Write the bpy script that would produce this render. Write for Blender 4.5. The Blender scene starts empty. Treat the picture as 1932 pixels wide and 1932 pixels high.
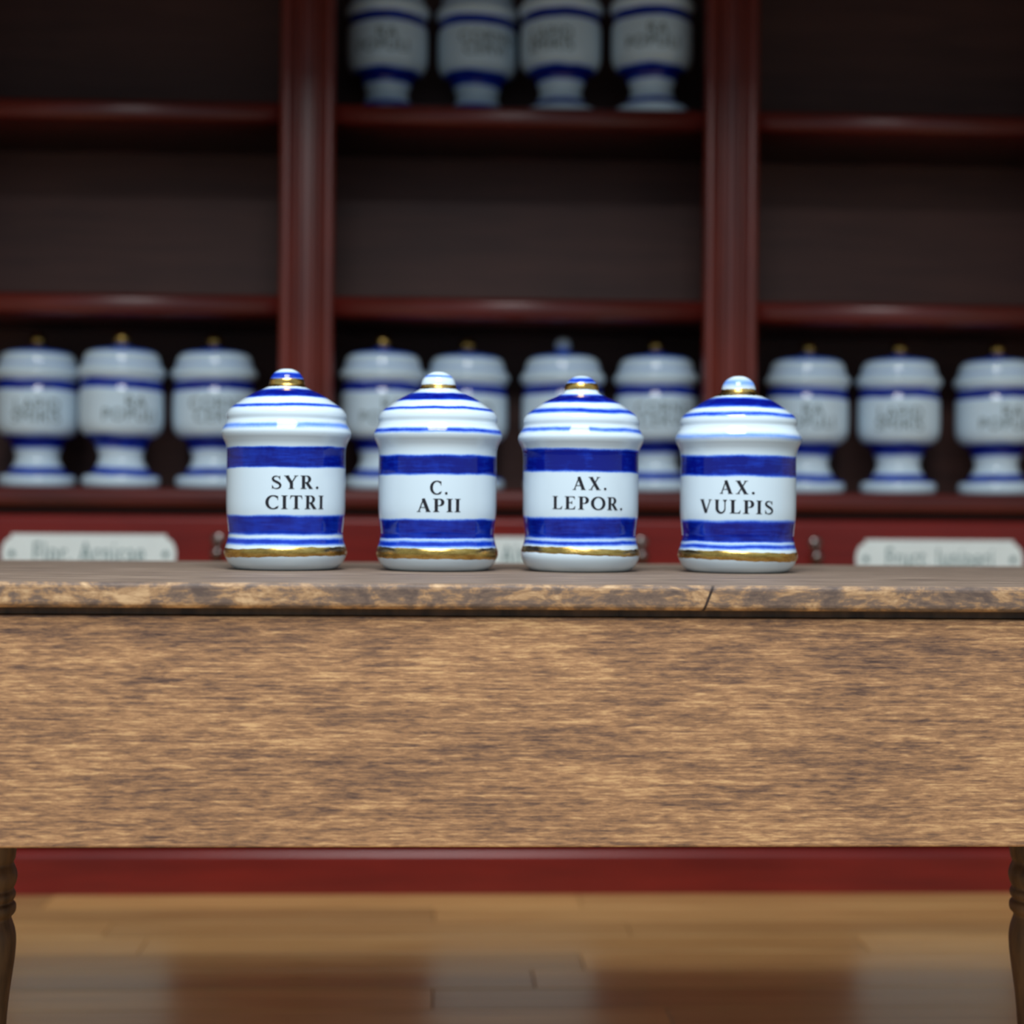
import bpy, bmesh, math, random
from mathutils import Vector, Matrix
random.seed(7)
S = bpy.context.scene
COL = S.collection

# ------------------------------------------------------------------ camera
FPX = 3000.0                       # focal length in pixels of the 1932 px frame
EYE = Vector((0.0, 0.0, 0.8304))
YAW, ROLL = math.radians(2.4), 0.0077
FWD = Vector((math.sin(YAW), math.cos(YAW), 0))
_r0 = Vector((math.cos(YAW), -math.sin(YAW), 0)); _u0 = Vector((0, 0, 1))
RGT = _r0 * math.cos(ROLL) + _u0 * math.sin(ROLL)
UPV = _u0 * math.cos(ROLL) - _r0 * math.sin(ROLL)
cam = bpy.data.cameras.new('camera'); cam_o = bpy.data.objects.new('camera', cam); COL.objects.link(cam_o)
m = Matrix((RGT, UPV, -FWD)).transposed().to_4x4(); m.translation = EYE
cam_o.matrix_world = m
cam.sensor_width = 36.0; cam.lens = FPX / 1932 * 36.0
cam.clip_start = 0.05; cam.clip_end = 200
cam.dof.use_dof = True; cam.dof.focus_distance = 1.93
APERTURE = 0.027                   # metres across
cam.dof.aperture_fstop = cam.lens * 0.001 / APERTURE
cam.dof.aperture_blades = 0
S.camera = cam_o

# ------------------------------------------------------------------ daylight
w = bpy.data.worlds.new('overcast_daylight'); S.world = w; w.use_nodes = True
bg = w.node_tree.nodes['Background']
bg.inputs[1].default_value = 0.62
# overcast sky: the zenith brighter than the horizon
_t = w.node_tree; _tc = _t.nodes.new('ShaderNodeTexCoord'); _sp = _t.nodes.new('ShaderNodeSeparateXYZ'); _rp = _t.nodes.new('ShaderNodeValToRGB')
_t.links.new(_tc.outputs['Generated'], _sp.inputs[0]); _t.links.new(_sp.outputs[2], _rp.inputs[0]); _t.links.new(_rp.outputs[0], bg.inputs[0])
_rp.color_ramp.elements[0].color = (0.68 * .45, 0.86 * .45, 1.0 * .45, 1); _rp.color_ramp.elements[1].color = (0.68, 0.86, 1.0, 1)
la = bpy.data.lights.new('skylight', 'AREA'); la.shape = 'RECTANGLE'; la.size = 1.35; la.size_y = 1.7
la.energy = 84; la.color = (0.97, 0.99, 1.0)
lo = bpy.data.objects.new('skylight', la); COL.objects.link(lo)
lo.location = (-0.05, 0.55, 3.3)
lo.rotation_euler = (Vector((0, 2.5, 0.7)) - lo.location).to_track_quat('-Z', 'Y').to_euler()
S.view_settings.view_transform = 'Standard'; S.view_settings.look = 'None'
S.view_settings.exposure = 0.5; S.view_settings.gamma = 1.0; S.view_settings.use_curve_mapping = False

# ------------------------------------------------------------------ helpers
def ray(px, py): return FWD + RGT * ((px - 966) / FPX) - UPV * ((py - 966) / FPX)
def at_y(px, py, Y):
    r = ray(px, py); return EYE + r * (Y / r.y)

def smooth(me, on=True):
    for p in me.polygons: p.use_smooth = on
def obj(name, me, mat=None, parent=None, loc=None):
    o = bpy.data.objects.new(name, me); COL.objects.link(o)
    if mat is not None and not me.materials: me.materials.append(mat)
    if parent is not None: o.parent = parent
    if loc is not None: o.location = loc
    return o
def empty(name, loc=(0, 0, 0), rz=0):
    o = bpy.data.objects.new(name, None); COL.objects.link(o)
    o.location = loc; o.rotation_euler = (0, 0, rz); o.empty_display_size = 0.05
    return o
def tag(o, label, cat, group=None, kind=None):
    if label: o['label'] = label
    if cat: o['category'] = cat
    if group: o['group'] = group
    if kind: o['kind'] = kind
    return o
def struct(o, label=None, cat=None): return tag(o, label, cat, None, 'structure')
def box_me(x0, x1, y0, y1, z0, z1, bev=0.0, seg=2, sel=None, name='box'):
    bm = bmesh.new()
    bmesh.ops.create_cube(bm, size=1.0)
    for v in bm.verts:
        v.co = Vector((x0 + (v.co.x + .5) * (x1 - x0), y0 + (v.co.y + .5) * (y1 - y0), z0 + (v.co.z + .5) * (z1 - z0)))
    if bev > 0:
        ed = [e for e in bm.edges if sel is None or sel(e)]
        bmesh.ops.bevel(bm, geom=ed, offset=bev, segments=seg, profile=0.5, affect='EDGES', clamp_overlap=True)
    me = bpy.data.meshes.new(name); bm.to_mesh(me); bm.free()
    return me
def front_edges(y0):       # the two long front edges of a shelf
    def f(e):
        a, b = e.verts[0].co, e.verts[1].co
        return abs(a.y - y0) < 1e-6 and abs(b.y - y0) < 1e-6 and abs(a.z - b.z) < 1e-6
    return f
def lathe_me(prof, seg=96, name='lathe', cap_lo=True):
    """prof: list of (r, z), closed on the axis where r is 0"""
    vs, fs, rings = [], [], []
    for r, z in prof:
        if r < 1e-6:
            rings.append([len(vs)]); vs.append((0, 0, z))
        else:
            rings.append(list(range(len(vs), len(vs) + seg)))
            vs += [(r * math.sin(2 * math.pi * k / seg), -r * math.cos(2 * math.pi * k / seg), z) for k in range(seg)]
    for a, b in zip(rings, rings[1:]):
        for k in range(seg):
            k2 = (k + 1) % seg
            if len(a) == 1 and len(b) == 1: continue
            if len(a) == 1: fs.append((a[0], b[k2], b[k]))
            elif len(b) == 1: fs.append((a[k], a[k2], b[0]))
            else: fs.append((a[k], a[k2], b[k2], b[k]))
    me = bpy.data.meshes.new(name); me.from_pydata(vs, [], fs); me.update()
    bm = bmesh.new(); bm.from_mesh(me); bmesh.ops.recalc_face_normals(bm, faces=bm.faces); bm.to_mesh(me); bm.free()
    smooth(me); return me
def catmull(pts, n=6):
    out = []
    P = [pts[0]] + list(pts) + [pts[-1]]
    for i in range(1, len(P) - 2):
        p0, p1, p2, p3 = P[i - 1], P[i], P[i + 1], P[i + 2]
        for k in range(n):
            t = k / n
            out.append(tuple(0.5 * (2 * b + (c - a) * t + (2 * a - 5 * b + 4 * c - d) * t * t + (3 * b - a - 3 * c + d) * t ** 3)
                             for a, b, c, d in zip(p0, p1, p2, p3)))
    out.append(tuple(pts[-1])); return out
def extrude_profile_z(prof, z0, z1, name='profile'):
    """closed xy outline extruded in z"""
    n = len(prof)
    vs = [(x, y, z0) for x, y in prof] + [(x, y, z1) for x, y in prof]
    fs = [(i, (i + 1) % n, n + (i + 1) % n, n + i) for i in range(n)] + [tuple(range(n))[::-1], tuple(range(n, 2 * n))]
    me = bpy.data.meshes.new(name); me.from_pydata(vs, [], fs); me.update()
    bm = bmesh.new(); bm.from_mesh(me); bmesh.ops.recalc_face_normals(bm, faces=bm.faces); bm.to_mesh(me); bm.free()
    return me

# ------------------------------------------------------------------ materials
class NT:
    def __init__(s, name):
        s.m = bpy.data.materials.new(name); s.m.use_nodes = True; s.t = s.m.node_tree
        s.b = s.t.nodes['Principled BSDF']
    def n(s, t, **kw):
        x = s.t.nodes.new(t)
        for k, v in kw.items():
            if isinstance(k, str) and hasattr(x, k): setattr(x, k, v)
        return x
    def l(s, a, b): s.t.links.new(a, b)
    def coord(s, scale=(1, 1, 1), rot=(0, 0, 0), kind='Object', loc=(0, 0, 0)):
        tc = s.n('ShaderNodeTexCoord'); mp = s.n('ShaderNodeMapping')
        mp.inputs['Scale'].default_value = scale; mp.inputs['Rotation'].default_value = rot; mp.inputs['Location'].default_value = loc
        s.l(tc.outputs[kind], mp.inputs[0]); return mp.outputs[0]
    def noise(s, vec, scale=1.0, detail=4, rough=.55, dist=0.0):
        x = s.n('ShaderNodeTexNoise'); x.inputs['Scale'].default_value = scale; x.inputs['Detail'].default_value = detail
        x.inputs['Roughness'].default_value = rough; x.inputs['Distortion'].default_value = dist
        if vec is not None: s.l(vec, x.inputs['Vector'])
        return x.outputs['Fac']
    def ramp(s, fac, stops, interp='LINEAR'):
        x = s.n('ShaderNodeValToRGB'); e = x.color_ramp.elements; x.color_ramp.interpolation = interp
        while len(e) < len(stops): e.new(1.0)
        for i, (p, c) in enumerate(stops):
            e[i].position = p; e[i].color = (c[0], c[1], c[2], 1) if hasattr(c, '__len__') else (c, c, c, 1)
        s.l(fac, x.inputs[0]); return x.outputs[0]
    def math(s, op, a, b=None, c=None, clamp=False):
        x = s.n('ShaderNodeMath'); x.operation = op; x.use_clamp = clamp
        for i, v in enumerate((a, b, c)):
            if v is None: continue
            if isinstance(v, (int, float)): x.inputs[i].default_value = v
            else: s.l(v, x.inputs[i])
        return x.outputs[0]
    def mix(s, fac, a, b, mode='MIX'):
        x = s.n('ShaderNodeMix'); x.data_type = 'RGBA'; x.blend_type = mode
        for i, v in ((0, fac), (6, a), (7, b)):
            if isinstance(v, (int, float)): x.inputs[i].default_value = v
            elif hasattr(v, '__len__'): x.inputs[i].default_value = (*v[:3], 1)
            else: s.l(v, x.inputs[i])
        return x.outputs[2]
    def bump(s, h, strength=.3, dist=.001):
        x = s.n('ShaderNodeBump'); x.inputs['Strength'].default_value = strength; x.inputs['Distance'].default_value = dist
        s.l(h, x.inputs['Height']); s.l(x.outputs[0], s.b.inputs['Normal'])
    def set(s, **kw):
        for k, v in kw.items():
            i = s.b.inputs[k.replace('_', ' ')]
            if isinstance(v, (int, float)): i.default_value = v
            elif hasattr(v, '__len__'): i.default_value = (*v[:3], 1)
            else: s.l(v, i)
        return s.m
def srgb(r, g, b): return tuple(((c / 255) / 12.92 if c / 255 < .04045 else ((c / 255 + .055) / 1.055) ** 2.4) for c in (r, g, b))

def plain(name, col, rough=.5, metal=0.0, var=.12, scale=30, **kw):
    t = NT(name); f = t.noise(t.coord(), scale, 3)
    c = t.ramp(f, [(0.3, tuple(x * (1 - var) for x in col)), (0.7, tuple(min(1, x * (1 + var)) for x in col))])
    return t.set(Base_Color=c, Roughness=rough, Metallic=metal, **kw)

def oak_board():
    t = NT('stained_board_front')
    tilt = (0, math.radians(0.6), 0)
    fine = t.noise(t.coord((46, 46, 350), tilt), 1, 6, .72, .3)
    mid = t.noise(t.coord((11, 11, 105), tilt, loc=(3, 1, 7)), 1, 6, .66, .35)
    blot = t.noise(t.coord((4.5, 4.5, 22), tilt, loc=(9, 1, 2)), 1, 5, .62, .5)
    thin = t.noise(t.coord((5, 5, 520), tilt, loc=(1, 4, 5)), 1, 3, .6, .1)
    f = t.math('ADD', t.math('MULTIPLY', fine, .50), t.math('MULTIPLY', mid, .28))
    f = t.math('ADD', f, t.math('MULTIPLY', blot, .22))
    f = t.math('ADD', f, t.math('MULTIPLY', t.math('SUBTRACT', thin, .5), .20))
    c = t.ramp(f, [(.36, srgb(78, 61, 57)), (.425, srgb(115, 89, 74)), (.485, srgb(151, 115, 85)), (.54, srgb(181, 139, 101)), (.61, srgb(218, 177, 128))])
    t.bump(f, .22, .0012)
    return t.set(Base_Color=c, Roughness=.62, Specular_IOR_Level=.35)
SPLIT_X = at_y(1337, 1130, 1.773).x - (at_y(-150, 1062, 2.512).x + at_y(2080, 1062, 2.512).x) / 2
def table_top_mat():
    t = NT('stained_table_top')
    fine = t.noise(t.coord((14, 190, 60)), 1, 3, .6, .2)
    mid = t.noise(t.coord((5, 60, 40), loc=(2, 5, 1)), 1, 3, .6, .3)
    f = t.math('ADD', t.math('MULTIPLY', fine, .55), t.math('MULTIPLY', mid, .45))
    top = t.ramp(f, [(.34, srgb(92, 77, 67)), (.5, srgb(124, 106, 92)), (.66, srgb(162, 142, 124))])
    # front edge: end of the veneer, blotchy, worn paler along the arris
    bl = t.noise(t.coord((22, 22, 40), loc=(4, 2, 8)), 1, 5, .68, .5)
    fl = t.noise(t.coord((60, 60, 240)), 1, 3, .65)
    g = t.math('ADD', t.math('MULTIPLY', bl, .72), t.math('MULTIPLY', fl, .28))
    ed = t.ramp(g, [(.40, srgb(94, 80, 74)), (.49, srgb(122, 102, 88)), (.54, srgb(162, 128, 94)), (.64, srgb(206, 172, 132))])
    geo = t.n('ShaderNodeNewGeometry'); sep = t.n('ShaderNodeSeparateXYZ'); t.l(geo.outputs['Normal'], sep.inputs[0])
    # a short slanting split in the edge
    tc = t.n('ShaderNodeTexCoord'); ps = t.n('ShaderNodeSeparateXYZ'); t.l(tc.outputs['Object'], ps.inputs[0])
    dx = t.math('SUBTRACT', t.math('SUBTRACT', ps.outputs[0], SPLIT_X), t.math('MULTIPLY', t.math('SUBTRACT', ps.outputs[2], .735), .38))
    cr = t.math('MULTIPLY', t.math('SUBTRACT', .0022, t.math('ABSOLUTE', dx)), 900.0, clamp=True)
    ed = t.mix(cr, ed, srgb(52, 40, 36))
    k = t.math('MULTIPLY', t.math('SUBTRACT', sep.outputs[2], .80), 8.0, clamp=True)
    c = t.mix(k, ed, top)
    t.bump(t.math('ADD', fine, g), .25, .0012)
    return t.set(Base_Color=c, Roughness=.6, Specular_IOR_Level=.35)
def shaded_leg_mat():  # leg wood coloured darker to stand for the shade below the table
    t = NT('shade_toned_wood'); f = t.noise(t.coord((60, 60, 12)), 1, 4)
    c = t.ramp(f, [(.3, srgb(62, 44, 30)), (.7, srgb(112, 84, 58))])
    return t.set(Base_Color=c, Roughness=.5)
def mahogany(name, axis, a=(62, 20, 18), b=(104, 32, 24), rough=.33):
    t = NT(name); sc = {'x': (3, 40, 40), 'z': (40, 40, 3), 'y': (40, 3, 40)}[axis]
    f = t.noise(t.coord(sc), 1, 5, .6, .4); g = t.noise(t.coord(), 3.0, 2)
    f = t.math('ADD', t.math('MULTIPLY', f, .6), t.math('MULTIPLY', g, .4))
    c = t.ramp(f, [(.32, srgb(*a)), (.66, srgb(*b))])
    t.bump(f, .05, .001)
    return t.set(Base_Color=c, Roughness=rough, Specular_IOR_Level=.5)
def floor_mat(i):
    t = NT('oak_plank_%s' % 'abcde'[i])
    f = t.noise(t.coord((3, 46, 40), loc=(i * 3.1, i * 1.7, 0)), 1, 5, .6, .5); g = t.noise(t.coord((1.3, 8, 1), loc=(i, 0, 0)), 1, 2)
    f = t.math('ADD', t.math('MULTIPLY', f, .6), t.math('MULTIPLY', g, .4))
    k = (1.0, .9, 1.08, .95, 1.02)[i]
    a, b = srgb(184 * k, 138 * k, 80 * k), srgb(228 * k, 184 * k, 120 * k)
    c = t.ramp(f, [(.3, a), (.68, b)])
    r = t.math('ADD', t.math('MULTIPLY', f, .14), .25)
    t.bump(f, .05, .001)
    return t.set(Base_Color=c, Roughness=r, Specular_IOR_Level=.6, Coat_Weight=.35, Coat_Roughness=.2)

WHITE = (.66, .79, .87)
def glaze(name, bands, H, tilt=0.0, wob=.0012, white=WHITE, seed=0, soft=.0028):
    """bands: (z_low, z_high, strength, extra softness), painted cobalt rings on white glaze"""
    t = NT(name)
    tc = t.n('ShaderNodeTexCoord'); sep = t.n('ShaderNodeSeparateXYZ'); t.l(tc.outputs['Object'], sep.inputs[0])
    wn = t.noise(t.coord((16, 16, 9), loc=(seed, seed * 2, 0)), 1, 2, .5)
    fz = t.noise(t.coord((300, 300, 300), loc=(seed, 0, 3)), 1, 4, .7)
    z = t.math('ADD', sep.outputs[2], t.math('MULTIPLY', t.math('SUBTRACT', wn, .5), wob * 4))
    z = t.math('ADD', z, t.math('MULTIPLY', t.math('SUBTRACT', fz, .5), .0016))
    z = t.math('ADD', z, t.math('MULTIPLY', sep.outputs[0], tilt))
    zn = t.math('MULTIPLY', z, 1.0 / H)
    st = []
    for lo_, hi_, s_, sf in sorted(bands):
        e = soft + sf
        st += [(max(0, (lo_ - e * .6)) / H, 0.0), ((lo_ + e * .6) / H, s_), ((hi_ - e * .6) / H, s_), (min(H, hi_ + e * .6) / H, 0.0)]
    for i in range(1, len(st)):
        if st[i][0] <= st[i - 1][0]: st[i] = (st[i - 1][0] + 1e-4, st[i][1])
    k = t.ramp(zn, st)
    br = t.noise(t.coord((30, 30, 260), loc=(seed, 1, 1)), 1, 3, .6)
    pt = t.noise(t.coord((45, 45, 30), loc=(1, seed, 1)), 1, 3, .6)
    br = t.math('ADD', t.math('MULTIPLY', br, .5), t.math('MULTIPLY', pt, .5))
    k = t.math('MULTIPLY', k, t.math('ADD', t.math('MULTIPLY', br, 1.1), .42), clamp=True)
    c = t.ramp(k, [(0, white), (.28, (.20, .38, .88)), (.60, (.008, .05, .55)), (1, (.002, .006, .20))])
    t.bump(t.noise(t.coord(), 45, 2), .03, .001)
    return t.set(Base_Color=c, Roughness=.07, Specular_IOR_Level=.5, Coat_Weight=.0)
def gold_mat():
    t = NT('worn_gold_lustre'); f = t.noise(t.coord((60, 60, 200)), 1, 4, .65)
    c = t.ramp(f, [(.25, (.36, .21, .06)), (.5, (.60, .38, .10)), (.75, (.80, .56, .18))])
    t.bump(f, .25, .0012)
    return t.set(Base_Color=c, Roughness=t.math('ADD', t.math('MULTIPLY', f, .3), .12), Metallic=1.0)

M_board, M_top, M_leg = oak_board(), table_top_mat(), shaded_leg_mat()
M_mx, M_mz = mahogany('mahogany_along_x', 'x'), mahogany('mahogany_upright', 'z', (74, 24, 19), (122, 44, 29))
M_draw = mahogany('mahogany_drawer', 'x', (100, 17, 13), (134, 31, 22), .3)
M_back = mahogany('brown_back_panel', 'x', (68, 40, 36), (92, 57, 49), .6)
M_gold = gold_mat()
M_ink = plain('black_enamel_ink', (.016, .016, .022), .3, var=.3, scale=200)
M_inkg = plain('teal_black_ink', (.08, .19, .20), .4)
M_ink2 = plain('grey_green_ink', (.07, .10, .09), .4)
M_plate = plain('white_enamel', (.86, .95, .94), .18, var=.03, scale=20)
M_pewter = plain('aged_pewter', (.24, .20, .19), .28, 1.0, .25, 60)
M_floor = [floor_mat(i) for i in range(5)]
M_sub = plain('dark_subfloor', (.05, .035, .022), .8)
M_wall = plain('cream_plaster', (.55, .50, .42), .9, var=.05, scale=8)
M_ceil = plain('dark_ceiling_boards', (.10, .07, .055), .8)
M_ground = plain('grey_stone_ground', (.20, .19, .18), .9, var=.15, scale=4)
M_void = plain('dark_carcass', (.03, .012, .01), .8)

# ------------------------------------------------------------------ setting: a shop room with an open front
YC = 3.449                        # front plane of the wall cabinet
SC = YC / FPX
def zc(y): return EYE.z + (966 - y) * SC       # height on the cabinet front, from a pixel row at the picture's centre
X0R, X1R, YB, ZCEIL = -1.75, 1.85, YC + .40, 2.18
YROOF = 2.03
fl = struct(obj('floor', box_me(X0R, X1R, -.6, YB, -.05, -.010), M_sub))
PW = .1135
rows = int((YB + .6) / PW) + 1
rng = random.Random(3)
plank_cache = {}
for r in range(rows):
    y1 = YC + .002 + (3 * PW) - r * PW; y0 = y1 - PW
    if y1 > YB: y1 = YB
    if y0 > YB - .01 or y0 < -.6: continue
    x = X0R + rng.uniform(-1.1, 0)
    if abs(y1 - (YC + .002 - PW)) < .08 : x = at_y(822, 1760, 3.2).x - 1.3 * 2
    while x < X1R:
        L = rng.uniform(1.0, 1.5) if x > X0R - 1.2 else 1.3
        a, b = max(x, X0R), min(x + L, X1R); x += L
        if b - a < .03: continue
        o = obj('plank', box_me(a + .0008, b - .0008, y0 + .0008, y1 - .0008, -.012, rng.uniform(-.0006, 0.0), .0012, 1), M_floor[rng.randrange(5)], fl)
struct(obj('wall_back', box_me(X0R - .05, X1R + .05, YB, YB + .05, -.05, ZCEIL + .05), M_wall))
struct(obj('wall_left', box_me(X0R - .05, X0R, YROOF, YB, -.05, ZCEIL + .05), M_wall))
struct(obj('wall_right', box_me(X1R, X1R + .05, YROOF, YB, -.05, ZCEIL + .05), M_wall))
struct(obj('ceiling', box_me(X0R, X1R, YROOF, YB, ZCEIL, ZCEIL + .05), M_ceil))
struct(obj('ground', box_me(-14, 14, -14, 14, -.10, -.06), M_ground))

# ------------------------------------------------------------------ wall cabinet
cab = empty('apothecary_cabinet', (0, 0, 0))
tag(cab, 'tall dark red mahogany wall cabinet with open shelves above labelled drawers', 'cabinet')
up_c = [at_y((525 + 628) / 2, 700, YC).x, at_y((1325 + 1430) / 2, 700, YC).x]
UPW = 102 * SC * 1.0
pitch = up_c[1] - up_c[0]
ups = [up_c[0] - pitch, up_c[0], up_c[1], up_c[1] + pitch]
ZS = [(zc(925), zc(962)), (zc(561), zc(601)), (zc(198), zc(236))]
ZDT, ZDB, ZPL = zc(977), .108, zc(1604)
CD = .345
ZCAB = 2.10
def pilaster(w):
    h = w / 2; pts = []
    # front face: bead, flute, flat, flute, bead  (front is -y)
    def bead(c, r): return [(c + r * math.cos(a), -r * .75 * math.sin(a)) for a in [math.pi * (1 - i / 8) for i in range(9)]]
    pts += bead(-h + .013, .013); pts += [(-h + .030, .002)]
    pts += bead(-h + .037, .006); pts += [(-.012, .004), (.012, .004)]
    pts += bead(h - .037, .006); pts += [(h - .030, .002)]; pts += bead(h - .013, .013)
    pts += [(h, .022), (.012, .022), (.012, CD - .012), (-.012, CD - .012), (-.012, .022), (-h, .022)]
    return pts
pm = extrude_profile_z(pilaster(UPW), ZS[0][0], ZCAB)
for xc in ups:
    obj('upright', pm, M_mz, cab, (xc, YC, 0))
for zt, zb in ZS[1:]:
    for a, b in zip(ups, ups[1:]):
        hw = (b - a) / 2 - .0125
        me = box_me(-hw, hw, .004, CD - .012, zb - zt, 0, (zt - zb) * .34, 5, front_edges(.004)); smooth(me)
        me.materials.append(M_mx)
        obj('shelf', me, None, cab, ((a + b) / 2, YC, zt))
xa, xb = ups[0] - UPW / 2 - .01, ups[3] + UPW / 2 + .01
zt, zb = ZS[0]
me = box_me(xa, xb, YC - .004, YC + CD, zb, zt, (zt - zb) * .36, 5, front_edges(YC - .004)); obj('counter_board', me, M_mx, cab)
obj('back_panel', box_me(xa, xb, YC + CD - .010, YC + CD + .006, zt, ZCAB), M_back, cab)
obj('cornice', box_me(xa - .02, xb + .02, YC - .03, YC + CD + .006, ZCAB, ZCAB + .07, .015, 3), M_mx, cab)
obj('carcass', box_me(xa, xb, YC + .030, YC + CD, .02, zb), M_void, cab)
for s, x in ((0, xa), (1, xb - .018)):
    obj('side_panel', box_me(x, x + .018, YC + .004, YC + CD + .001, .02, zb), M_mz, cab)
me = box_me(xa - .004, xb + .004, YC - .0, YC + .05, 0, ZPL, .018, 5, lambda e: front_edges(YC)(e) and e.verts[0].co.z > .01)
obj('plinth', me, M_draw, cab)

def text_mesh(body, size, mat=None, spacing=1.0):
    cu = bpy.data.curves.new('text', 'FONT'); cu.body = body; cu.size = size; cu.align_x = 'CENTER'; cu.space_character = spacing
    cu.resolution_u = 3; cu.offset = 0.0
    o = bpy.data.objects.new('text', cu); COL.objects.link(o)
    dg = bpy.context.evaluated_depsgraph_get(); dg.update()
    me = bpy.data.meshes.new_from_object(o.evaluated_get(dg))
    bpy.data.objects.remove(o); bpy.data.curves.remove(cu); me.materials.clear()
    return me

def plate_me(txt):
    """white enamel label with lobed ends, its two screw dots and printed name in one mesh"""
    W, Hh, bul, th = 143 * SC, 37 * SC, 18 * SC, .006
    out = [(-W, Hh), (W, Hh)]
    lobe = [(W + bul * math.cos(a), Hh * .80 * math.sin(a)) for a in [math.pi / 2 * (1 - i / 6) * .98 for i in range(13)]]
    out += lobe + [(W, -Hh), (-W, -Hh)] + [(-x, -y) for x, y in lobe]
    bm = bmesh.new()
    f = bm.faces.new([bm.verts.new((x, 0, y)) for x, y in out[::-1]])
    r = bmesh.ops.extrude_face_region(bm, geom=[f])
    bmesh.ops.translate(bm, verts=[v for v in r['geom'] if isinstance(v, bmesh.types.BMVert)], vec=(0, -th, 0))
    bmesh.ops.recalc_face_normals(bm, faces=bm.faces)
    for sx in (-1, 1):
        c = bmesh.ops.create_uvsphere(bm, u_segments=10, v_segments=6, radius=6 * SC)
        for v in c['verts']: v.co = Vector((v.co.x + sx * (W - 1 * SC), v.co.y * .35 - th, v.co.z))
        for fc in {f for v in c['verts'] for f in v.link_faces}: fc.material_index = 1
    if txt:
        tm = text_mesh(txt, .062, spacing=1.12)
        n0 = len(bm.faces); bm2 = bmesh.new(); bm2.from_mesh(tm)
        mx = max(abs(v.co.x) for v in bm2.verts); k = min(1.0, .118 * 1.0 / mx * 1.0) if mx > .118 else 1.0
        mp = {}
        for v in bm2.verts: mp[v] = bm.verts.new((v.co.x * k, -th - .0006, v.co.y - .018))
        for fc in bm2.faces:
            nf = bm.faces.new([mp[v] for v in fc.verts]); nf.material_index = 1
        bm2.free()
    me = bpy.data.meshes.new('plate'); bm.to_mesh(me); bm.free()
    me.materials.append(M_plate); me.materials.append(M_inkg)
    return me
# drop pull: rosette, neck and hanging drop in one mesh
def pull_me():
    bm = bmesh.new()
    def sph(c, r, sy=1.0, sz=1.0, n=14):
        s = bmesh.ops.create_uvsphere(bm, u_segments=n, v_segments=n // 2 + 1, radius=r)
        for v in s['verts']: v.co = Vector((v.co.x + c[0], v.co.y * sy + c[1], v.co.z * sz + c[2]))
    sph((0, -.003, 0), .0145, .45); sph((0, -.012, -.001), .006, 1.4)
    sph((0, -.017, -.012), .0045, 1, 2.0); sph((0, -.018, -.030), .0135, 1, 1.12)
    me = bpy.data.meshes.new('pull'); bm.to_mesh(me); bm.free(); smooth(me); me.materials.append(M_pewter); return me
PULL = pull_me(); BLANK = plate_me(None)
NAMES = ['Flor. Arnicae', 'Rad. Althaeae', 'Fruct. Juniperi']
rows_d = 4; rh = (ZDT - ZDB) / rows_d
bays = [(ups[0] - UPW / 2, ups[1]), (ups[1], ups[2]), (ups[2], ups[3] + UPW / 2)]
plate_c = [at_y(168, 1052, YC).x, at_y(972, 1052, YC).x, at_y(1772, 1052, YC).x]
for r in range(rows_d):
    z1 = ZDT - r * rh; z0 = z1 - rh + .007
    for b, (a, c) in enumerate(bays):
        xc, hw = (a + c) / 2, (c - a) / 2 - .003
        me = box_me(-hw, hw, 0, .026, 0, z1 - z0, .012, 4, lambda e: abs(e.verts[0].co.y) < 1e-6 and abs(e.verts[1].co.y) < 1e-6)
        d = obj('drawer', me, M_draw, cab, (xc, YC + .003, z0))
        zp = (z1 - z0) * .505
        obj('label_plate', plate_me(NAMES[b]) if r == 0 else BLANK, None, d, (plate_c[b] - xc, 0.0, zp))
        for s in (-1, 1):
            obj('pull', PULL, None, d, (plate_c[b] - xc + s * 239 * SC, 0.0, zp + .034))

# ------------------------------------------------------------------ table
TZ, TH = .75, .029
YF, YR = 1.773, 2.512
YA = 1.785
tx0, tx1 = at_y(-150, 1062, YR).x, at_y(2080, 1062, YR).x
tcx = (tx0 + tx1) / 2
tb = empty('display_table', (tcx, (YF + YR) / 2, 0))
tag(tb, 'brown stained wooden table with deep plain apron and turned legs darkened for shade', 'table')
def tpart(name, x0, x1, y0, y1, z0, z1, mat, bev=.002, seg=2, sel=None):
    cx, cy = tb.location.x, tb.location.y
    me = box_me(x0 - cx, x1 - cx, y0 - cy, y1 - cy, z0, z1, bev, seg, sel)
    return obj(name, me, mat, tb)
tpart('tabletop', tx0 - .05, tx1 + .05, YF, YR, TZ - TH, TZ, M_top, .0065, 4)
za0, za1 = .4535, .7118
tpart('apron', tx0, tx1, YA, YA + .028, za0, za1, M_board, .0022, 2)
tpart('apron', tx0, tx1, YR - .06, YR - .035, za0, za1, M_board)
tpart('apron', tx0, tx0 + .025, YA + .0285, YR - .0605, za0, za1, M_board)
tpart('apron', tx1 - .025, tx1, YA + .0285, YR - .0605, za0, za1, M_board)
tpart('shade_gap_frame', tx0 + .03, tx1 - .03, YA + .010, YR - .066, za1 + .0005, TZ - TH, M_leg, .001)  # recessed dark frame added to make the shadow line under the tabletop
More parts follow.
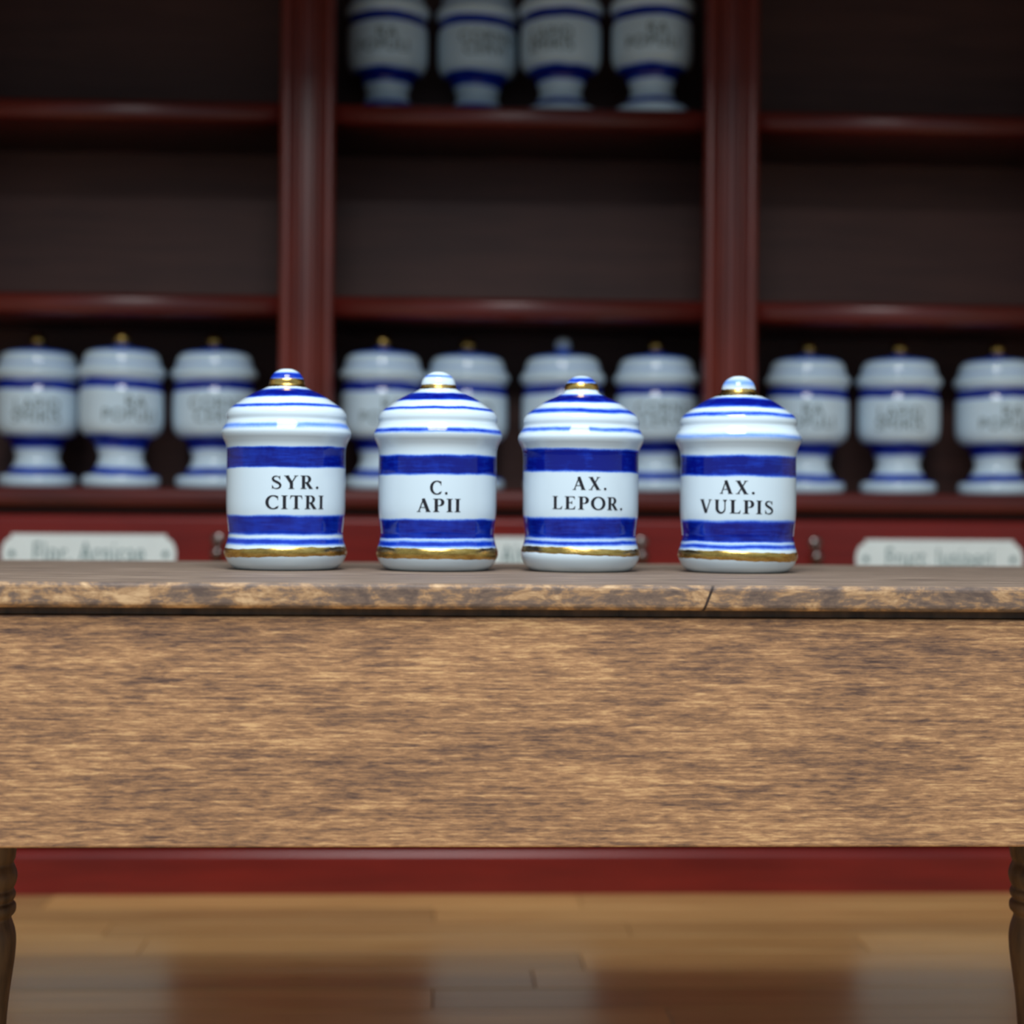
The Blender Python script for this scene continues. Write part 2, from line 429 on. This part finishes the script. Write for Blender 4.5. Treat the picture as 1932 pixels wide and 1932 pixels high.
# turned legs, one at the middle of each end, on a foot bar
YL = 2.06
lp = [(1598, 28), (1612, 26), (1621, 23), (1634, 28), (1647, 30), (1660, 27), (1669, 23.5), (1677, 27), (1685, 26.5), (1692, 22.5),
      (1698, 27), (1706, 28), (1714, 26), (1722, 19.5), (1732, 22), (1745, 26), (1762, 28.2), (1780, 27.8), (1800, 26), (1830, 22), (1870, 16.5), (1905, 13), (1932, 11)]
SL = YL / FPX
def leg_profile():
    xc = -22; pts = []
    for y, e in lp:
        pts.append(((e - xc) * SL, EYE.z - (y + 6.5 - 966) * SL))
    zlast = pts[-1][1]
    pts += [(.0195, zlast - .03), (.0180, .115), (.0215, .100), (.0260, .085), (.0215, .070), (.026, .056)]
    return [(pts[0][0], .69)] + pts
prof = [(max(.004, r), z) for r, z in catmull(leg_profile()[1:], 3)]
prof = [(0, .700), (prof[0][0], .700)] + prof + [(0, prof[-1][1])]
LEG = lathe_me(prof, 40)
xl = [at_y(-22, 1700, YL).x, at_y(1955, 1700, YL).x]
for x in xl:
    l = obj('leg', LEG, M_leg, tb, (x - tb.location.x, YL - tb.location.y, 0))
    me = box_me(-.035, .035, -.21, .21, 0, .058, .008, 2)
    obj('foot', me, M_leg, tb, (x - tb.location.x, YL - tb.location.y, 0))

# ------------------------------------------------------------------ lettering: serif capitals drawn as pen strokes
TK, TN = .195, .072
def strip(pts, ws):
    out = []
    for i, (x, y) in enumerate(pts):
        a = pts[max(0, i - 1)]; b = pts[min(len(pts) - 1, i + 1)]
        dx, dy = b[0] - a[0], b[1] - a[1]; L = math.hypot(dx, dy) or 1
        out.append(((x - dy / L * ws[i] / 2, y + dx / L * ws[i] / 2), (x + dy / L * ws[i] / 2, y - dx / L * ws[i] / 2)))
    return [(out[i][0], out[i][1], out[i + 1][1], out[i + 1][0]) for i in range(len(out) - 1)]
def seg(x0, y0, x1, y1, w0, w1=None, n=6):
    w1 = w0 if w1 is None else w1
    return strip([(x0 + (x1 - x0) * i / n, y0 + (y1 - y0) * i / n) for i in range(n + 1)], [w0 + (w1 - w0) * i / n for i in range(n + 1)])
def hser(x, y, half, up):           # bracketed serif; up=+1 sits on the baseline, -1 hangs from the cap line
    t = .042
    q = seg(x - half, y + up * t / 2, x + half, y + up * t / 2, t, n=4)
    b = half * .62
    q.append(((x - b, y + up * t * .9), (x + b, y + up * t * .9), (x + TK * .42, y + up * .13), (x - TK * .42, y + up * .13)))
    return q
def stem(x, w=TK, y0=0, y1=1, lo=True, hi=True, half=None):
    q = seg(x, y0, x, y1, w, n=8); half = half or w * .5 + .09
    if lo: q += hser(x, y0, half, 1)
    if hi: q += hser(x, y1, half, -1)
    return q
def arc(cx, cy, rx, ry, a0, a1, tk=TK, tn=TN, n=26, pw=1.4):
    P, W = [], []
    for i in range(n + 1):
        a = math.radians(a0 + (a1 - a0) * i / n)
        P.append((cx + rx * math.cos(a), cy + ry * math.sin(a))); W.append(tn + (tk - tn) * abs(math.cos(a)) ** pw)
    return strip(P, W)
def tri(*p): return [tuple(p)]
def bars_end(x, y, d, h=.15): return tri((x - .07, y), (x, y), (x + .005, y + d * h), (x - .022, y + d * h))
G = {}
G['I'] = (.36, stem(.18))
G['L'] = (.68, stem(.19) + seg(.19, .025, .60, .025, .05) + tri((.42, .03), (.62, .0), (.66, .24), (.625, .24), (.56, .09)))
G['E'] = (.72, stem(.19) + seg(.19, .025, .62, .025, .05) + seg(.19, .975, .60, .975, .05) + seg(.19, .52, .46, .52, .055)
          + tri((.42, .03), (.64, .0), (.685, .25), (.65, .25), (.57, .09)) + tri((.42, .97), (.57, .92), (.62, .78), (.65, .78), (.635, 1.0))
          + tri((.40, .52), (.45, .40), (.485, .40), (.485, .64), (.45, .64)))
G['T'] = (.80, stem(.40, hi=False) + seg(.05, .97, .75, .97, .06) + tri((.22, .96), (.05, 1.0), (.02, .74), (.055, .74), (.10, .90))
          + tri((.58, .96), (.75, 1.0), (.78, .74), (.745, .74), (.70, .90)))
bowl = seg(.19, .975, .36, .975, .05, n=3) + seg(.19, .475, .36, .475, .05, n=3) + arc(.36, .725, .215, .25, -90, 90, TK * 1.02, .05)
G['P'] = (.68, stem(.19) + bowl)
G['R'] = (.80, stem(.19) + bowl + seg(.38, .49, .66, .02, TK * .92, TK, n=6) + tri((.585, .0), (.80, .0), (.80, .035), (.68, .06)))
G['O'] = (.92, arc(.46, .5, .375, .48, 0, 360, TK * 1.05, TN, 48))
G['C'] = (.84, arc(.47, .5, .385, .48, 50, 312, TK * 1.05, TN, 36) + tri((.70, .865), (.735, .66), (.765, .66), (.775, .97), (.745, .97))
          + arc(.47, .5, .385, .48, 312, 325, .06, .03, 5))
G['U'] = (.86, seg(.20, .34, .20, 1, TK, n=6) + hser(.20, 1, .16, -1) + seg(.70, .34, .70, 1, TN, n=6) + hser(.70, 1, .13, -1)
          + [q for q in strip([(.45 + .25 * math.cos(math.radians(a)), .36 + .34 * math.sin(math.radians(a))) for a in range(180, 361, 9)],
                              [TK + (TN - TK) * min(1, i / 13) + .03 * math.sin(math.pi * i / 20) for i in range(21)])])
G['A'] = (.86, seg(.12, .02, .41, .97, TN) + seg(.40, 1.0, .70, .02, TK * 1.05) + seg(.20, .33, .62, .33, .05)
          + hser(.12, 0, .12, 1)[:4] + hser(.70, 0, .16, 1)[:4] + tri((.34, .84), (.46, .80), (.43, 1.02), (.37, 1.02)))
G['V'] = (.86, seg(.16, .98, .45, .0, TK * 1.05) + seg(.74, .98, .46, .02, TN) + hser(.16, 1, .16, -1)[:4] + hser(.74, 1, .12, -1)[:4]
          + tri((.40, .18), (.50, .18), (.47, -.02), (.43, -.02)))
G['X'] = (.88, seg(.20, .98, .68, .02, TK * 1.05) + seg(.68, .98, .19, .02, TN) + hser(.19, 1, .16, -1)[:4] + hser(.69, 1, .13, -1)[:4]
          + hser(.18, 0, .13, 1)[:4] + hser(.70, 0, .16, 1)[:4])
G['Y'] = (.84, seg(.15, .98, .43, .45, TK) + seg(.71, .98, .45, .47, TN) + seg(.43, 0, .43, .48, TK) + hser(.43, 0, .17, 1)
          + hser(.15, 1, .16, -1)[:4] + hser(.71, 1, .13, -1)[:4])
_s = catmull([(.545, .78), (.49, .90), (.34, .965), (.18, .90), (.135, .76), (.21, .63), (.36, .53), (.51, .42), (.585, .26), (.52, .10), (.345, .03), (.19, .08), (.115, .22)], 4)
G['S'] = (.68, strip(_s, [.05 + (.115) * max(0, math.sin(math.pi * (min(1, max(0, (i / (len(_s) - 1) - .12) / .76))))) ** 1.1 for i in range(len(_s))])
          + tri((.50, .90), (.545, .70), (.575, .70), (.575, .99), (.55, .99)) + tri((.085, .30), (.115, .30), (.165, .09), (.11, .02), (.085, .02)))
G['.'] = (.30, [((.15 + .095 * math.cos(a), .085 + .095 * math.sin(a)), (.15 + .095 * math.cos(b), .085 + .095 * math.sin(b)), (.15, .085))
                for a, b in [(2 * math.pi * i / 12, 2 * math.pi * (i + 1) / 12) for i in range(12)]])
def set_line(txt, gap=.13):
    """quads of a line of capitals; x starts at the ink of the first letter"""
    Q, x = [], 0
    for ch in txt:
        wd, q = G[ch]
        Q += [[(px + x, py) for px, py in poly] for poly in q]
        x += wd + gap
    xs = [p[0] for q in Q for p in q]
    return Q, min(xs), max(xs)

# ------------------------------------------------------------------ the four jars on the table
KZ = 1 / 4.6
JY = 2.18
#   silhouette of the jar, (half width, row) in enlarged-photo units
KNOB = [(0, 100), (32, 101), (60, 107), (88, 121), (114, 140), (134, 166), (145, 193), (149, 215), (153, 242)]
LID = [(153, 242), (165, 254), (188, 268), (226, 287), (282, 311), (336, 340), (392, 378), (443, 413), (484, 446), (507, 476), (515, 508), (512, 540), (514, 556)]
BODY = [(514, 556), (523, 580), (540, 607), (553, 634), (557, 658), (550, 686), (534, 717), (519, 752), (511, 795), (509, 870), (511, 1000), (512, 1150), (511, 1280),
        (505, 1370), (495, 1450), (491, 1508), (496, 1552), (508, 1598), (520, 1640), (524, 1672), (518, 1706), (500, 1744), (474, 1780), (440, 1806), (408, 1817), (380, 1819)]
jars = [
    dict(c=(538.7, 400), sx=.996, sz=1.006, front=1825, txt=[('SYR.', 515, 915, 1000, 1115, -5), ('CITRI', 462, 960, 1172, 1289, -2)],
         b=[(108, 155, .85, 0), (250, 309, 1, 0), (373, 391, .8, 0), (543, 572, .42, .002), (750, 925, .95, 0), (1348, 1508, .85, .001), (1550, 1597, .75, .001)],
         g=[(160, 229), (1628, 1706)], tilt=-.008, gt=-.02, lab='SYR. CITRI'),
    dict(c=(824.5, 690), sx=1.0, sz=1.0, front=1835, txt=[('C.', 553, 705, 1045, 1162, 0), ('APII', 440, 818, 1200, 1314, 0)],
         b=[(132, 143, .5, 0), (282, 339, .95, 0), (402, 415, .9, 0), (583, 611, .75, .001), (824, 985, 1, .001), (1386, 1552, .9, .001), (1572, 1618, .75, .001)],
         g=[(207, 243), (1634, 1728)], tilt=0, gt=.006, lab='C. APII'),
    dict(c=(1094.3, 960), sx=.982, sz=.987, front=1838, txt=[('AX.', 548, 842, 1010, 1122, 0), ('LEPOR.', 375, 982, 1180, 1292, 8)],
         b=[(128, 182, .85, .001), (295, 353, 1.05, .001), (411, 446, .7, .001), (580, 606, .6, .001), (768, 957, 1.05, .001), (1372, 1543, .9, .0018), (1575, 1602, .85, .001)],
         g=[(190, 248), (1632, 1690)], tilt=.004, gt=.025, lab='AX. LEPOR.'),
    dict(c=(1391.0, 1255), sx=.984, sz=.995, front=1862, txt=[('AX.', 468, 771, 1040, 1156, 4), ('VULPIS', 298, 932, 1208, 1325, 12)],
         b=[(158, 205, .32, .003), (320, 388, 1.05, .0015), (440, 466, .7, .001), (628, 662, .3, .002), (822, 992, 1.0, .0015), (1400, 1588, .95, .0025), (1604, 1636, .75, .001)],
         g=[(238, 294), (1664, 1742)], tilt=.004, gt=.02, lab='AX. VULPIS')]
WHERE = ['leftmost on the table', 'second from left on the table', 'third from left on the table', 'rightmost on the table']
K0 = JY / FPX / 4.6
def interp(tab, z):
    for (r0, z0), (r1, z1) in zip(tab, tab[1:]):
        if (z0 - z) * (z1 - z) <= 0 and z0 != z1: return r0 + (r1 - r0) * (z - z0) / (z1 - z0)
    return tab[-1][0]
for ji, J in enumerate(jars):
    sx, sz = J['sx'], J['sz']
    pos = at_y(J['c'][0], 1076, JY); pos.z = TZ
    rz = math.atan2(EYE.x - pos.x, -(EYE.y - pos.y))          # face the viewer
    cz = [(r * K0 * sx, (1819 - y) * K0 * sz) for r, y in KNOB + LID[1:] + BODY[1:]]
    full = catmull(cz, 6)
    nk, nl = (len(KNOB) - 1) * 6, (len(KNOB) + len(LID) - 2) * 6
    full = [(max(0, r), max(0, z)) for r, z in full]; full[0] = (0, full[0][1])
    roll_px = (J['c'][0] - 966) * ROLL
    # row 1819 of the template is the base centre; put each jar's own rows on it
    own0 = (966 + roll_px + (EYE.z - TZ) * FPX / JY - 680) * 4.6
    def z_of(y):                                              # row of a jar's own crop, on the front surface -> height
        z = (own0 - y) * K0
        for _ in range(4):
            r = interp(full, z)
            z = EYE.z - TZ + (966 + roll_px - (680 + y * KZ)) * (JY - r) / FPX
        return min(max(z, 0), full[0][1])
    H = .285
    bands = [(z_of(b), z_of(a), s, e) for a, b, s, e in J['b']]
    mat = glaze('cobalt_banded_glaze_%s' % 'abcd'[ji], bands, H, J['tilt'], seed=ji * 3.7)
    jar = empty('apothecary_jar', pos, rz)
    tag(jar, 'blue-banded white porcelain jar lettered %s, %s' % (J['lab'], WHERE[ji]), 'jar', 'cylindrical jars on the table')
    obj('body', lathe_me(full[nl:] + [(0, 0)], 112), mat, jar)
    lid = obj('lid', lathe_me(full[nk:nl + 1], 112), mat, jar)
    obj('knob', lathe_me(full[:nk + 1], 64), mat, lid)
    # gold lustre rings, a film just proud of the glaze with uneven painted edges
    for gi, (a, b) in enumerate(J['g']):
        z1, z0 = z_of(a), z_of(b); n = 128; rr = random.Random(ji * 5 + gi)
        ph = [rr.uniform(0, 6.28) for _ in range(8)]; amp = .0006 if gi else .0003
        vs, fs = [], []; m_ = 9
        for k in range(n):
            th = 2 * math.pi * k / n; sn = math.sin(th)
            e1 = amp * (math.sin(3 * th + ph[0]) + .6 * math.sin(8 * th + ph[1]) + .45 * math.sin(21 * th + ph[2]) + .3 * math.sin(37 * th + ph[6]))
            e0 = amp * (math.sin(2 * th + ph[3]) + .5 * math.sin(9 * th + ph[4]) + .45 * math.sin(25 * th + ph[5]) + .3 * math.sin(41 * th + ph[7]))
            off = -J['gt'] * sn * interp(full, z0) if gi else 0
            for q in range(m_):
                z = (z0 + e0) + (z1 + e1 - z0 - e0) * q / (m_ - 1) + off
                r = interp(full, z) + (.00005 if q in (0, m_ - 1) else .0005)
                vs.append((r * sn, -r * math.cos(th), z))
        for k in range(n):
            for q in range(m_ - 1):
                a_, b_ = k * m_ + q, ((k + 1) % n) * m_ + q
                fs.append((a_, b_, b_ + 1, a_ + 1))
        me = bpy.data.meshes.new('gold'); me.from_pydata(vs, [], fs); me.update(); smooth(me)
        o = obj('gold_ring', me, M_gold, lid if gi == 0 else jar); o['label'] = 'worn gold ring painted on the glaze'
    # lettering printed round the front
    vs, fs = [], []
    for txt, xa_, xb_, ya_, yb_, drop in J['txt']:
        Q, q0, q1 = set_line(txt)
        zb_, zt_ = z_of(yb_), z_of(ya_); R = interp(full, (zb_ + zt_) / 2)
        xcen = (J['c'][0] - J['c'][1]) * 4.6
        kf = (JY - R * .95) / FPX / 4.6
        t0, t1 = math.asin((xa_ - xcen) * kf / R), math.asin((xb_ - xcen) * kf / R)
        dz = -drop * K0
        for poly in Q:
            i0 = len(vs)
            for u, v in poly:
                f_ = (u - q0) / (q1 - q0); th = t0 + (t1 - t0) * f_
                z = zb_ + (zt_ - zb_) * v + dz * (f_ - .3)
                r = interp(full, z) + .00045
                vs.append((r * math.sin(th), -r * math.cos(th), z))
            fs.append(tuple(range(i0, len(vs))))
    me = bpy.data.meshes.new('lettering'); me.from_pydata(vs, [], fs); me.update()
    o = obj('lettering', me, M_ink, jar); o['label'] = 'black serif capitals reading ' + J['lab']

# ------------------------------------------------------------------ footed jars on the cabinet shelves
KU = 3.58 / FPX / 3.715
UKN = [(0, 112), (22, 115), (42, 128), (54, 150), (58, 172), (52, 194), (44, 206)]
ULID = [(44, 206), (58, 214), (92, 226), (150, 238), (205, 250), (238, 268), (254, 292), (262, 318), (266, 340), (278, 362), (294, 385), (300, 405), (294, 426), (278, 446), (272, 460)]
UBODY = [(272, 460), (274, 485), (279, 515), (285, 545), (287, 620), (287, 700), (284, 760), (272, 802), (246, 832), (210, 856), (186, 884), (172, 915), (156, 948), (149, 980),
         (152, 1008), (164, 1035), (182, 1064), (200, 1090), (226, 1102), (252, 1112), (264, 1135), (264, 1165), (256, 1186), (240, 1194)]
ufull = catmull([(r * KU, (1194 - y) * KU) for r, y in UKN + ULID[1:] + UBODY[1:]], 4)
ufull = [(max(0, r), max(0, z)) for r, z in ufull]
un, ul = (len(UKN) - 1) * 4, (len(UKN) + len(ULID) - 2) * 4
uz = lambda y: (1194 - y) * KU
UB = [(uz(262), uz(196), .62, .006), (uz(352), uz(338), .16, .004), (uz(520), uz(458), 1.0, .002), (uz(918), uz(842), 1.0, .003), (uz(1108), uz(1060), .85, .002)]
U_mats = [glaze('footed_jar_glaze_%s' % 'abc'[i], [(a - d, b - d * .5, s * k, e) for a, b, s, e in UB], .36, t, .0018, (.66, .82, .93), seed=i * 2.3 + 11)
          for i, (d, k, t) in enumerate([(0, 1, .01), (.001, .92, .03), (-.001, 1.05, -.02)])]
U_body, U_lid, U_knob = lathe_me(ufull[ul:] + [(0, 0)], 64), lathe_me(ufull[un:ul + 1], 64), lathe_me(ufull[:un + 1], 32)
def text_on_jar(lines, size):
    vs, fs = [], []
    for txt, th0, y in lines:
        tm = text_mesh(txt, size, spacing=1.1)
        bm = bmesh.new(); bm.from_mesh(tm); bmesh.ops.triangulate(bm, faces=bm.faces); bm.verts.index_update()
        i0 = len(vs)
        for v in bm.verts:
            z = uz(y) + v.co.y; r = interp(ufull, z) + .0012; th = th0 + v.co.x / r
            vs.append((r * math.sin(th), -r * math.cos(th), z))
        fs += [tuple(i0 + v.index for v in f.verts) for f in bm.faces]; bm.free()
    me = bpy.data.meshes.new('lettering'); me.from_pydata(vs, [], fs); me.update(); me.materials.append(M_ink2); return me
A = [('LAPID', 0.0, 672), ('SMIRIS', -.02, 752)]
B = [('RA', .33, 655), ('POPULI', .22, 742)]
C = [('CORNU', .12, 655), ('CERVI', .06, 742)]
TXT = {k: text_on_jar(v, .036) for k, v in dict(A=A, B=B, C=C).items()}
KNOBW = glaze('knob_gold_and_white', [(uz(206), uz(190), .5, .003)], .36, 0, seed=4)
def footed(px, py, Y, zbase, txt, mi, turn, label, group, gold=True):
    p = at_y(px, py, Y); p.z = zbase
    j = empty('footed_apothecary_jar', p, math.atan2(EYE.x - p.x, p.y) + turn)
    tag(j, label, 'jar', group)
    b = bpy.data.objects.new('body', U_body.copy()); b.data.materials.append(U_mats[mi]); COL.objects.link(b); b.parent = j
    l = bpy.data.objects.new('lid', U_lid.copy()); l.data.materials.append(U_mats[mi]); COL.objects.link(l); l.parent = j
    k = bpy.data.objects.new('knob', U_knob.copy()); k.data.materials.append(M_gold if gold else KNOBW); COL.objects.link(k); k.parent = l
    obj('lettering', TXT[txt], None, j)
ZL, ZU = ZS[0][0], ZS[2][0]
g1, g2 = 'footed jars on the lower cabinet shelf', 'footed jars on the upper cabinet shelf'
base = 'footed blue-banded jar on lower shelf, '
for px, dy, txt, mi, tn, gold, lab in [
        (71, .165, 'A', 0, -.02, True, 'leftmost, cut by the picture edge'),
        (229, .112, 'B', 1, .0, True, 'second from left, with brightest gold knob'),
        (404, .140, 'C', 2, .0, True, 'just left of the SYR. CITRI jar'),
        (721, .112, 'B', 0, -.1, True, 'middle bay, between SYR. CITRI and C. APII jars'),
        (881, .158, 'A', 1, .1, True, 'second in middle bay, behind C. APII'),
        (1061, .140, 'C', 2, .3, False, 'third in middle bay, behind AX. LEPOR.'),
        (1237, .135, 'C', 0, .1, True, 'middle bay, between AX. LEPOR. and AX. VULPIS'),
        (1523, .140, 'B', 1, -.2, True, 'right bay, partly behind AX. VULPIS'),
        (1695, .130, 'A', 0, .05, True, 'second in the right bay, fully in view'),
        (1880, .125, 'B', 2, .05, True, 'cut off by the right picture edge')]:
    footed(px, 800, YC + dy, ZL, txt, mi, tn, base + lab, g1, gold)
base = 'footed blue-banded jar on upper shelf, '
for px, dy, txt, mi, tn, lab in [
        (731, .195, 'B', 0, -.35, 'first from the left upright'),
        (901, .212, 'C', 1, .15, 'second from the left upright'),
        (1058, .155, 'A', 2, -.25, 'third, close beside its left neighbour'),
        (1230, .125, 'B', 0, -.2, 'rightmost, its round foot showing')]:
    footed(px, 100, YC + dy, ZU, txt, mi, tn, base + lab, g2)
